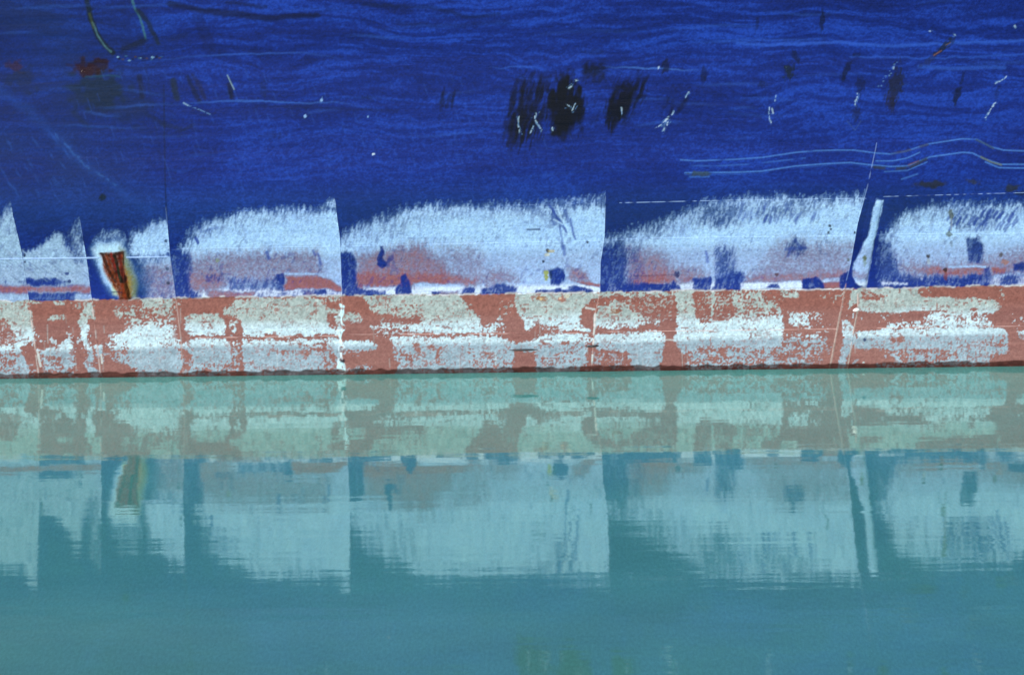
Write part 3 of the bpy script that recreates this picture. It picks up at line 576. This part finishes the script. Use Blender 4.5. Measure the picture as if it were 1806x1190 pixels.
        for x, y, rx, ry, c, a in ((972, 443, 7, 3, (196, 170, 110), .7), (965, 449, 4, 4, (220, 205, 170), .6), (963, 485, 4.5, 9, (150, 150, 60), .9), (971, 484, 3, 10, (34, 50, 90), .8), (1677, 378, 5, 8, (90, 88, 56), .75), (1678, 390, 2, 16, (150, 150, 150), .5), (1674, 413, 6, 5, (92, 98, 90), .8), (1678, 430, 3, 8, (120, 130, 140), .5), (1638, 461, 3, 6, (170, 175, 180), .6),
                                    (1772, 462, 8, 5, (160, 104, 84), .7), (1668, 488, 4, 7, (130, 60, 50), .7), (1525, 460, 3, 7, (120, 130, 80), .5), (383, 460, 4, 4, (130, 140, 100), .6), (955, 527, 9, 5, (152, 92, 50), .75), (992, 528, 7, 6, (150, 78, 56), .8), (954, 527, 2.5, 2.5, (220, 190, 140), .8), (988, 526, 2.5, 2, (220, 190, 160), .8), (1000, 522, 4, 4, (205, 190, 160), .5), (1084, 549, 8, 5, (160, 110, 80), .5)):
            bb(x, y, rx, ry, C(*c), a, 0, .4, int(x + y) % 83, 3.5)
        st([(1118, 487), (1196, 484.5)], 1.6, C(60, 50, 90), .4, 1)
        # --- yellowed grime next to the rust scar, and the scar itself
        CY = C(196, 222, 240)
        def pf(pts, c, a, soft, warp=.5):
            idx = self.near(pts, soft + 6)
            if len(idx) == 0: return
            d = sdf_poly(self.u[idx] + self.wu[idx] * warp, self.v[idx] + self.wv[idx] * warp, pts)
            m = 1 - sstep(-soft, soft, d)
            n = vnoise(self.u[idx] / 2.6, self.v[idx] / 2.6, 44)
            mixc(self.col, idx, np.array(c), np.clip(m * a * (.85 + .3 * n), 0, 1))
        pf([(238, 458), (252, 460), (268, 490), (262, 524), (240, 524)], C(36, 74, 130), .65, 9)
        pf([(164, 436), (174, 428), (214, 428), (222, 442), (236, 480), (240, 505), (222, 522), (206, 522), (190, 510), (176, 478), (166, 455)], C(126, 160, 210), .85, 12)
        pf([(166, 438), (176, 430), (212, 430), (219, 442), (226, 470), (212, 508), (204, 514), (192, 500), (178, 470), (168, 452)], CY, .92, 6.5)
        pf([(212, 436), (222, 444), (234, 474), (243, 500), (240, 526), (212, 526), (216, 500)], C(112, 114, 66), .85, 6)
        pf([(196, 494), (210, 500), (214, 522), (200, 520)], C(190, 205, 160), .7, 4)
        pf([(220, 470), (230, 486), (234, 510), (230, 526), (220, 524)], C(146, 112, 44), .75, 4)
        pf([(176, 445), (219, 444), (220, 472), (225, 498), (232, 529), (210, 529), (206, 512), (196, 500), (184, 478)], C(138, 60, 26), .94, 3.2)
        for p, w, c, a in ((((180, 447), (190, 470), (204, 494)), 5, (66, 30, 18), .8), (((188, 447), (196, 470), (210, 498)), 4, (150, 66, 34), .8), (((197, 446), (201, 466), (212, 492)), 4, (140, 34, 30), .85), (((203, 450), (208, 475), (214, 495)), 5, (26, 28, 22), .9), (((211, 446), (214, 470), (219, 494)), 5, (120, 32, 30), .8),
                           (((205, 446), (218, 446)), 4, (40, 16, 12), .8), (((178, 446), (192, 447)), 3, (40, 24, 12), .7), (((216, 500), (222, 526)), 5, (136, 52, 26), .8), (((222, 500), (229, 526)), 5, (96, 56, 22), .8), (((221, 488), (217, 496)), 5, (26, 18, 14), .8), (((207, 470), (211, 492)), 2, (44, 62, 44), .8)):
            st(p, w, C(*c), a, 1.8, warp=.35)
        st([(197, 515), (215, 514)], 1.6, C(30, 44, 80), .7, 1)
        # --- bright bare edge at the third bead
        for p, w in ((((601, 537), (602, 556), (601, 590)), 4.5), (((603, 585), (602, 605), (600, 640), (603, 662)), 4), (((590, 583), (600, 577)), 4), (((590, 604), (602, 600)), 6), (((594, 558), (598, 554)), 3)):
            st(p, w, C(226, 236, 240), .95, 1.5, warp=1.3, dash=(4, 73, .3))
        for k, (dash, a, c) in ((0, (.52, .6, (210, 180, 172))), (1, (.5, .6, (210, 176, 170))), (2, (.4, .45, (190, 150, 142))), (4, (.35, .9, (220, 215, 210))), (5, (.1, .7, (205, 160, 148)))):
            p = [q for q in S_SEAMS[k] if q[1] > 515]
            st(p, 2.2, C(*c), a, 1.3, dash=(9, 60 + k, dash))
        for pts, w, a in ((((1033, 543), (1048, 545)), 2.4, .85), (((1048, 560), (1049, 575)), 3, .6), (((66, 620), (68, 632), (71, 645)), 3.2, .9), (((178, 626), (180, 640)), 2.6, .8), (((1170, 599), (1188, 599)), 2, .6)):
            st(pts, w, C(226, 205, 200), a, 1.3, warp=.2)
        st([(1513, 520), (1513, 545), (1506, 580), (1500, 620), (1494, 650)], 1.8, C(190, 165, 155), .7, 1.2, dash=(8, 71, .2))
        st([(1492, 500), (1484, 545), (1475, 590), (1466, 640)], 1.2, C(190, 150, 140), .7, 1)
        bb(1523, 639, 2, 1.8, C(225, 215, 210), .9)
        # vertical scratches in the boot topping
        for i in range(70):
            x, y = rs2.rand() * 1806, 545 + rs2.rand() * 90
            L = 8 + rs2.rand() * 30
            st([(x, y), (x + 1, y + L)], 1.2, C(205, 200, 196), .12 + .2 * rs2.rand(), 1.2)

# ------------------------------------------------------------------ hull shape
def smooth_prof(dz):
    s = 0
    for o, k in ((-.16, .15), (-.08, .22), (0, .26), (.08, .22), (.16, .15)):
        s = s + k * np.interp(np.where(dz > 0, np.maximum(dz + o, 0), dz), PROF_DZ, PROF_Y)
    return s
_kx = []
for _uu in (0.0, 1806.0):
    _x, _z = (_uu - 903) / 139.0, 1.05
    for _ in range(30):
        pu, pv = proj(_x, -0.05, _z)
        _x += (_uu - pu) / 139.0; _z -= (np.interp(_uu, BL[:, 0], BL[:, 1]) - pv) / 133.0
    _kx.append((_x, _z))
def knuckle(x):
    return _kx[0][1] + (x - _kx[0][0]) * (_kx[1][1] - _kx[0][1]) / (_kx[1][0] - _kx[0][0])
def hull_y(x, z):
    dent = 0.012 * (vnoise(x / 1.3 + 40, z / 1.0 + 40, 201) - .5) * sstep(1.2, 1.9, z)
    return -smooth_prof(z - knuckle(x)) + dent
def hull_uv(x, z):
    return proj(x, hull_y(x, z), z)
def hull_at(u, v):
    """hull metres (x, z) of image pixels"""
    u = np.asarray(u, float); v = np.asarray(v, float)
    x = (u - 903) / 139.0; z = (656 - v) / 125.0
    for _ in range(40):
        pu, pv = hull_uv(x, z)
        x = x + (u - pu) / 139.0 * .9; z = z - (v - pv) / 150.0
    return x, z
def hull_point(u, v, out=0.0):
    x, z = hull_at(u, v)
    e = 0.01
    dy = (hull_y(x, z + e) - hull_y(x, z - e)) / (2 * e)
    L = np.sqrt(1 + dy * dy)
    return x, hull_y(x, z) - out / L, z + dy * out / L     # outward normal is (0,-1,dy)/L

# ------------------------------------------------------------------ materials
def new_mat(name):
    m = bpy.data.materials.new(name); m.use_nodes = True
    nt = m.node_tree
    return m, nt.nodes, nt.links, nt.nodes["Principled BSDF"]
def noise_node(n, l, vec, scale, detail=3, rough=.55, mapping=None):
    t = n.new("ShaderNodeTexNoise"); t.inputs["Scale"].default_value = scale
    t.inputs["Detail"].default_value = detail; t.inputs["Roughness"].default_value = rough
    if mapping:
        mp = n.new("ShaderNodeMapping"); mp.inputs["Scale"].default_value = mapping
        l.new(vec, mp.inputs[0]); vec = mp.outputs[0]
    l.new(vec, t.inputs["Vector"])
    return t.outputs["Fac"]
def mth(n, l, op, a, b=None, c=None):
    t = n.new("ShaderNodeMath"); t.operation = op
    for i, q in enumerate((a, b, c)):
        if q is None: continue
        if isinstance(q, (int, float)): t.inputs[i].default_value = q
        else: l.new(q, t.inputs[i])
    return t.outputs[0]

def hull_paint_material():
    m, n, l, p = new_mat("worn_ship_paint")
    at = n.new("ShaderNodeAttribute"); at.attribute_name = "paint"
    tc = n.new("ShaderNodeTexCoord")
    g = noise_node(n, l, tc.outputs["Object"], 70, 2, .6)
    gr = mth(n, l, 'MULTIPLY_ADD', g, .34, .83)
    mul = n.new("ShaderNodeVectorMath"); mul.operation = 'SCALE'
    l.new(at.outputs["Color"], mul.inputs[0]); l.new(gr, mul.inputs["Scale"])
    l.new(mul.outputs[0], p.inputs["Base Color"])
    # alpha stores the wear: bare, worn paint is matt; sound paint has some gloss
    rg = mth(n, l, 'MULTIPLY_ADD', at.outputs["Alpha"], .30, .42)
    l.new(rg, p.inputs["Roughness"])
    p.inputs["Specular IOR Level"].default_value = .13
    h1 = noise_node(n, l, tc.outputs["Object"], 1.0, 4, .6, (.55, 1, 7.0))
    h2 = noise_node(n, l, tc.outputs["Object"], 60, 3, .6)
    h = mth(n, l, 'ADD', mth(n, l, 'MULTIPLY', h1, .016), mth(n, l, 'MULTIPLY', h2, .0007))
    b = n.new("ShaderNodeBump"); b.inputs["Strength"].default_value = .8; b.inputs["Distance"].default_value = 1.0
    l.new(h, b.inputs["Height"]); l.new(b.outputs[0], p.inputs["Normal"])
    return m
PAINT = hull_paint_material()

def plain_mat(name, rgb, rough=.6, var=.25, scale=14, metallic=0.0):
    m, n, l, p = new_mat(name)
    tc = n.new("ShaderNodeTexCoord")
    f = noise_node(n, l, tc.outputs["Object"], scale, 4, .6)
    mix = n.new("ShaderNodeMix"); mix.data_type = 'RGBA'
    c = np.array(rgb)
    mix.inputs[6].default_value = (*(c * (1 - var)), 1); mix.inputs[7].default_value = (*np.minimum(c * (1 + var), 1), 1)
    l.new(f, mix.inputs[0]); l.new(mix.outputs[2], p.inputs["Base Color"])
    p.inputs["Roughness"].default_value = rough; p.inputs["Metallic"].default_value = metallic
    b = n.new("ShaderNodeBump"); b.inputs["Strength"].default_value = .4; b.inputs["Distance"].default_value = .01
    l.new(f, b.inputs["Height"]); l.new(b.outputs[0], p.inputs["Normal"])
    return m
DARK_STEEL = plain_mat("dark_wet_steel", C(38, 40, 44), .5)
PALE_STEEL = plain_mat("pale_bare_metal", C(228, 232, 232), .45, .08)
DECK_PAINT = plain_mat("deck_paint", C(96, 104, 100), .7)

# ------------------------------------------------------------------ mesh helpers
COL = scene.collection
def link_mesh(name, co, faces, mat, parent=None, smooth=True, colors=None):
    me = bpy.data.meshes.new(name)
    co = np.asarray(co, np.float32).reshape(-1, 3); faces = np.asarray(faces, np.int32)
    nf, k = faces.shape
    me.vertices.add(len(co)); me.vertices.foreach_set("co", co.ravel())
    me.loops.add(nf * k); me.loops.foreach_set("vertex_index", faces.ravel())
    me.polygons.add(nf); me.polygons.foreach_set("loop_start", np.arange(nf, dtype=np.int32) * k)
    me.polygons.foreach_set("use_smooth", np.full(nf, smooth))
    me.update(calc_edges=True); me.validate()
    if colors is not None:
        a = me.attributes.new("paint", 'FLOAT_COLOR', 'POINT')
        a.data.foreach_set("color", np.asarray(colors, np.float32).ravel())
    me.materials.append(mat)
    o = bpy.data.objects.new(name, me); COL.objects.link(o)
    if parent is not None: o.parent = parent
    return o
def grid_faces(nr, nc, flip=False):
    i = np.arange(nr * nc).reshape(nr, nc)
    a, b, c, d = i[:-1, :-1].ravel(), i[:-1, 1:].ravel(), i[1:, 1:].ravel(), i[1:, :-1].ravel()
    return np.stack((a, d, c, b) if flip else (a, b, c, d), 1)
def paint_colors(u, v, mod=None):
    ch = PixelPaint(u, v)
    c = ch.paint()
    if mod is not None: c = mod(ch, c)
    al = np.clip(ch.wear, 0, 1) * (1 - ch.wet)
    return np.concatenate([c, al[:, None]], 1)

# ------------------------------------------------------------------ the ship
ship = bpy.data.objects.new("ship", None); COL.objects.link(ship)
ship["label"] = "blue ship with white-worn hull plates above scraped red boot topping, lying in teal water"
ship["category"] = "ship"

DX = 0.0105
xd = np.arange(-7.3, 7.3, DX)
grow = 7.3 + np.cumsum(.012 * 1.09 ** np.arange(70)); grow = grow[grow < 27]
grow = np.concatenate([grow, [27.0]])
XS = np.concatenate([-grow[::-1], xd, grow[0:]])
def hull_sheet(name, zrows):
    """zrows(x) -> heights, shape (rows, cols)"""
    X = np.broadcast_to(XS, zrows.shape)
    Y = hull_y(X, zrows)
    U, V = proj(X, Y, zrows)
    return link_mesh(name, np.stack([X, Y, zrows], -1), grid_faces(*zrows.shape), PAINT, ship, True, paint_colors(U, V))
KZ = knuckle(XS)[None, :]
dense_top = np.arange(0, 4.35, DX)
gt = 4.35 + np.cumsum(.012 * 1.12 ** np.arange(60)); gt = gt[gt < 11.6]
T = np.concatenate([dense_top, gt, [11.6]])[:, None]
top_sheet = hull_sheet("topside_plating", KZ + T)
tb_ = np.concatenate([[-3.0, -2.0, -1.2, -.6, -.3, -.15], np.arange(-.06, 1.0, DX / 1.05)])
tb_ = np.concatenate([tb_[tb_ < 1.04 - DX], [1.0 + 0.0]])
rows = np.where(tb_[:, None] < 0, tb_[:, None] + 0 * KZ, tb_[:, None] * KZ)
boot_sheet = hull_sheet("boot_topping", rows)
top_sheet["label"] = "deep blue topside plating worn white along its lower edge"
boot_sheet["label"] = "red boot topping scraped to pale patches down to the water"

# far side and deck, so that the ship is a whole body
zt = float(knuckle(0.0)) + 11.6
xx = np.linspace(-27, 27, 40)
zz = np.array([-3.0, 0, 1.0, 2.5, 4, 7, zt])
Xf, Zf = np.meshgrid(xx, zz)
link_mesh("far_side", np.stack([Xf, 14.0 + smooth_prof(Zf - 1.05), Zf], -1), grid_faces(*Xf.shape, True), plain_mat("blue_ship_paint", C(26, 46, 132), .5), ship)
yy = np.linspace(-smooth_prof(np.array(11.6)) + .02, 14 + float(smooth_prof(np.array(11.6))) - .02, 6)
Xk, Yk = np.meshgrid(xx, yy)
link_mesh("deck", np.stack([Xk, Yk, Xk * 0 + zt - .25], -1), grid_faces(*Xk.shape), DECK_PAINT, ship)
for xe in (-27.0, 27.0):
    zq = np.concatenate([np.arange(-3, zt, .25), [zt - .01]])
    yl = hull_y(np.full(zq.shape, xe), zq); yr = 14.0 + smooth_prof(zq - 1.05)
    co = np.concatenate([np.stack([zq * 0 + xe, yl, zq], -1), np.stack([zq * 0 + xe, yr, zq], -1)])
    k = len(zq)
    fc = [(i, i + 1, k + i + 1, k + i) for i in range(k - 1)]
    link_mesh("bulkhead", co, fc, bpy.data.materials["blue_ship_paint"], ship, False)

# ------------------------------------------------------------------ weld beads: half-round, lying on the plating
def densify(pts, step=2.0):
    p = np.array(pts, float); out = []
    for a, b in zip(p[:-1], p[1:]):
        n = max(int(np.hypot(*(b - a)) / step), 1)
        out += [a + (b - a) * i / n for i in range(n)]
    return np.array(out + [p[-1]])
def bead(name, pts, width, height, mod=None, label=None, seed=0, sections=5, step=2.0, taper=True):
    p = densify(pts, step)
    d = np.gradient(p, axis=0); d /= np.linalg.norm(d, axis=1)[:, None] + 1e-9
    nrm = np.stack([-d[:, 1], d[:, 0]], 1)
    n = len(p); ts = np.linspace(-1, 1, sections)
    wv = width * ((.8 + .4 * vnoise(np.arange(n) / 3.0, np.zeros(n), 300 + seed)) if width < 10 else np.ones(n))
    U = p[:, 0:1] + nrm[:, 0:1] * ts * wv[:, None] / 2
    V = p[:, 1:2] + nrm[:, 1:2] * ts * wv[:, None] / 2
    env = np.minimum(1, np.minimum(np.arange(n), np.arange(n)[::-1]) / 4.0 + .05)[:, None] if taper else 1.0
    out = height * np.sqrt(np.clip(1 - ts ** 2, 0, 1))[None, :] * env * (1.0 if width > 10 else (.75 + .5 * vnoise(np.arange(n) / 2.2, np.zeros(n), 400 + seed)[:, None])) - .001
    x, y, z = hull_point(U, V, out)
    o = link_mesh(name, np.stack([x, y, z], -1), grid_faces(n, sections), PAINT, ship, True, paint_colors(U, V, mod))
    if label: o["label"] = label
    return o
def lighten(dash, strength, seed, cb=C(150, 180, 228), cr=C(206, 172, 166)):
    def f(ch, c):
        n = vnoise(ch.u / dash, ch.v / dash, seed)
        a = (sstep(.3, .6, n) * strength)[:, None]
        tgt = np.where((ch.v > ch.bl)[:, None], cr, cb)
        w = (1 - ch.wet)[:, None]
        return c * (1 - a * w) + tgt * a * w
    return f
for k, st_ in enumerate((.12, .12, .15, .25, .25, .22)):
    lo, hi = (372, 392, 360, 350, 340, 250)[k], 690
    pts = [q for q in S_SEAMS[k] if lo < q[1] < hi]
    pts = [(float(seam_u(k, lo)), lo)] + pts + [(float(seam_u(k, hi)), hi)]
    bead("weld_seam", pts, 2.6, .005, lighten(10, st_, 500 + k), "upright weld seam between hull plates", k)
bead("weld_seam", [(1513, 516), (1513, 545), (1506, 580), (1500, 620), (1493, 690)], 2.2, .008, lighten(8, .5, 520), "short upright weld seam in the red boot topping", 9)
for i, pts in enumerate(H1L):
    bead("weld_seam", pts, 3.0 if i < 2 else 2.4, .009 if i < 2 else .004, lighten(30 if i > 1 else 60, .85 if i < 2 else .15, 530 + i), "lengthwise weld seam through the white wear", 20 + i)
for i, pts in enumerate(H2L):
    bead("weld_seam", pts, 2.2, .004, lighten(24, .4 if i > 1 else .0, 540 + i), "lengthwise weld seam through the red boot topping", 30 + i)
for i, pts in enumerate(H3L):
    bead("weld_seam", pts, 2.0, .004, lighten(7, (.0, .15, .5, .4, .6)[i], 550 + i), "lengthwise weld seam at the top of the white wear", 40 + i)

# raised rubbing bar, half-round, slanting beside the right-hand seam
bar_pts = [(1548, 346), (1544, 352), (1531, 420), (1515, 503), (1513, 509)]
bead("rubbing_bar", [(1546, 348), (1530, 430), (1515, 507)], 24, .028, None, "slanting half-round bar with its blue paint rubbed white", 60, 13, 2.0)

# rust scale over the scar
def rust_patch():
    U, V = np.meshgrid(np.arange(176, 236, 1.2), np.arange(442, 530, 1.2))
    poly = [(177, 445), (219, 444), (220, 472), (224, 498), (231, 527), (211, 527), (206, 510), (196, 498), (184, 476)]
    d = sdf_poly(U + (vnoise(U / 6, V / 6, 2) - .5) * 3, V, poly)
    out = .022 * sstep(1.5, -5, d) * (.35 + .9 * vnoise(U / 3.5, V / 14, 610)) - .004
    x, y, z = hull_point(U, V, out)
    fc = grid_faces(*U.shape)
    keep = (d.ravel()[fc] < 2.5).all(1)
    fc = fc[keep]
    used = np.unique(fc); remap = np.zeros(U.size, int); remap[used] = np.arange(len(used))
    co = np.stack([x, y, z], -1).reshape(-1, 3)[used]
    def mod(ch, c):
        n = (vnoise(ch.u / 2.6, ch.v / 8, 611) * .6 + vnoise(ch.u / 3, ch.v / 3, 612) * .4)[:, None]
        return c * (.18 + .95 * n) * np.array([1.0, .9, .8])
    cols = paint_colors(U.ravel()[used], V.ravel()[used], mod); cols[:, 3] = 1
    o = link_mesh("rust_scale", co, remap[fc], PAINT, ship, True, cols)
    o["label"] = "flaking brown rust scar with black and orange streaks and a yellow stain"
rust_patch()

def lug(name, u0, v0, u1, v1, hw, out, mat, label, pts=None):
    """small bar welded to the plating, bevelled, tapering at its ends"""
    n = 14; m = 8
    t = np.linspace(0, 1, n)
    cu, cv = u0 + (u1 - u0) * t, v0 + (v1 - v0) * t - (np.sin(t * math.pi) * hw * .3)
    prof = np.sin(np.clip(t, .02, .98) * math.pi) ** .45
    ang = np.linspace(0, 2 * math.pi, m, endpoint=False)
    co = []
    for i in range(n):
        for a in ang:
            x, y, z = hull_point(cu[i], cv[i] + math.sin(a) * hw * prof[i], out * (.5 + .5 * math.cos(a)) * prof[i] - .002)
            co.append((x, y, z))
    fc = [(i * m + j, i * m + (j + 1) % m, (i + 1) * m + (j + 1) % m, (i + 1) * m + j) for i in range(n - 1) for j in range(m)]
    o = link_mesh(name, co, fc, mat, ship, True); o["label"] = label
lug("lug", 898, 617.5, 948, 616.0, 1.5, .03, DARK_STEEL, "long thin dark lug on the boot topping")
lug("lug", 1034, 610.8, 1056, 609.3, 1.9, .035, DARK_STEEL, "short dark lug lying across the weld seam")
lug("lug", 1504, 547.5, 1516, 545.5, 3.2, .03, PALE_STEEL, "small bright bare-metal lug beside the slanting seam")

# ------------------------------------------------------------------ water
def water_material():
    m = bpy.data.materials.new("harbour_water"); m.use_nodes = True
    nt = m.node_tree; n, l = nt.nodes, nt.links
    n.remove(n["Principled BSDF"])
    tc = n.new("ShaderNodeTexCoord"); V = tc.outputs["Object"]
    a = noise_node(n, l, V, 1.0, 2, .5, (.42, .95, 1))
    b = noise_node(n, l, V, 1.0, 2, .5, (.55, 3.2, 1))
    c = noise_node(n, l, V, 1.0, 1, .5, (.6, 5.6, 1))
    e = noise_node(n, l, V, 1.0, 1, .5, (12, 15, 1))
    c = mth(n, l, 'MULTIPLY_ADD', e, WAVE[3] / WAVE[2], c)
    h = mth(n, l, 'ADD', mth(n, l, 'ADD', mth(n, l, 'MULTIPLY', a, WAVE[0]), mth(n, l, 'MULTIPLY', b, WAVE[1])), mth(n, l, 'MULTIPLY', c, WAVE[2]))
    sx = n.new("ShaderNodeSeparateXYZ"); l.new(V, sx.inputs[0])
    mr = n.new("ShaderNodeMapRange"); mr.interpolation_type = 'SMOOTHSTEP'      # one low swell running along the hull
    mr.inputs["From Min"].default_value = -6.3; mr.inputs["From Max"].default_value = -3.2
    mr.inputs["To Min"].default_value = 0; mr.inputs["To Max"].default_value = SWELL
    l.new(sx.outputs["Y"], mr.inputs["Value"])
    h = mth(n, l, 'ADD', h, mr.outputs[0])
    bp = n.new("ShaderNodeBump"); bp.inputs["Strength"].default_value = 1; bp.inputs["Distance"].default_value = 1
    l.new(h, bp.inputs["Height"])
    d = n.new("ShaderNodeBsdfDiffuse")
    f = mth(n, l, 'MULTIPLY_ADD', noise_node(n, l, V, 1.0, 2, .7, (34, 11, 1)), 1.3, mth(n, l, 'SUBTRACT', noise_node(n, l, V, .8, 5, .6, (.6, 1, 1)), .65))
    mix = n.new("ShaderNodeMix"); mix.data_type = 'RGBA'
    mix.inputs[6].default_value = (*(np.array(WBODY) * .78), 1); mix.inputs[7].default_value = (*(np.array(WBODY) * 1.22), 1)
    l.new(f, mix.inputs[0]); l.new(mix.outputs[2], d.inputs["Color"])
    g = n.new("ShaderNodeBsdfGlossy"); g.inputs["Roughness"].default_value = .045
    g.inputs["Color"].default_value = (*WTINT, 1); l.new(bp.outputs[0], g.inputs["Normal"])
    fr = n.new("ShaderNodeFresnel"); fr.inputs["IOR"].default_value = WIOR; l.new(bp.outputs[0], fr.inputs["Normal"])
    mx = n.new("ShaderNodeMixShader")
    l.new(fr.outputs[0], mx.inputs[0]); l.new(d.outputs[0], mx.inputs[1]); l.new(g.outputs[0], mx.inputs[2])
    l.new(mx.outputs[0], n["Material Output"].inputs["Surface"])
    return m
SWELL = .03
WAVE = (.0028, .0019, .0013, .00024)
WBODY = (.102, .415, .36)
WTINT = (1.0, 1.0, .88)
WIOR = 4.3
wx = np.array([-3000, -600, -120, -30, -10, 0, 10, 30, 120, 600, 3000.])
Xw, Yw = np.meshgrid(wx, wx)
water = link_mesh("water", np.stack([Xw, Yw, Xw * 0], -1), grid_faces(*Xw.shape), water_material(), None, False)
water["kind"] = "structure"
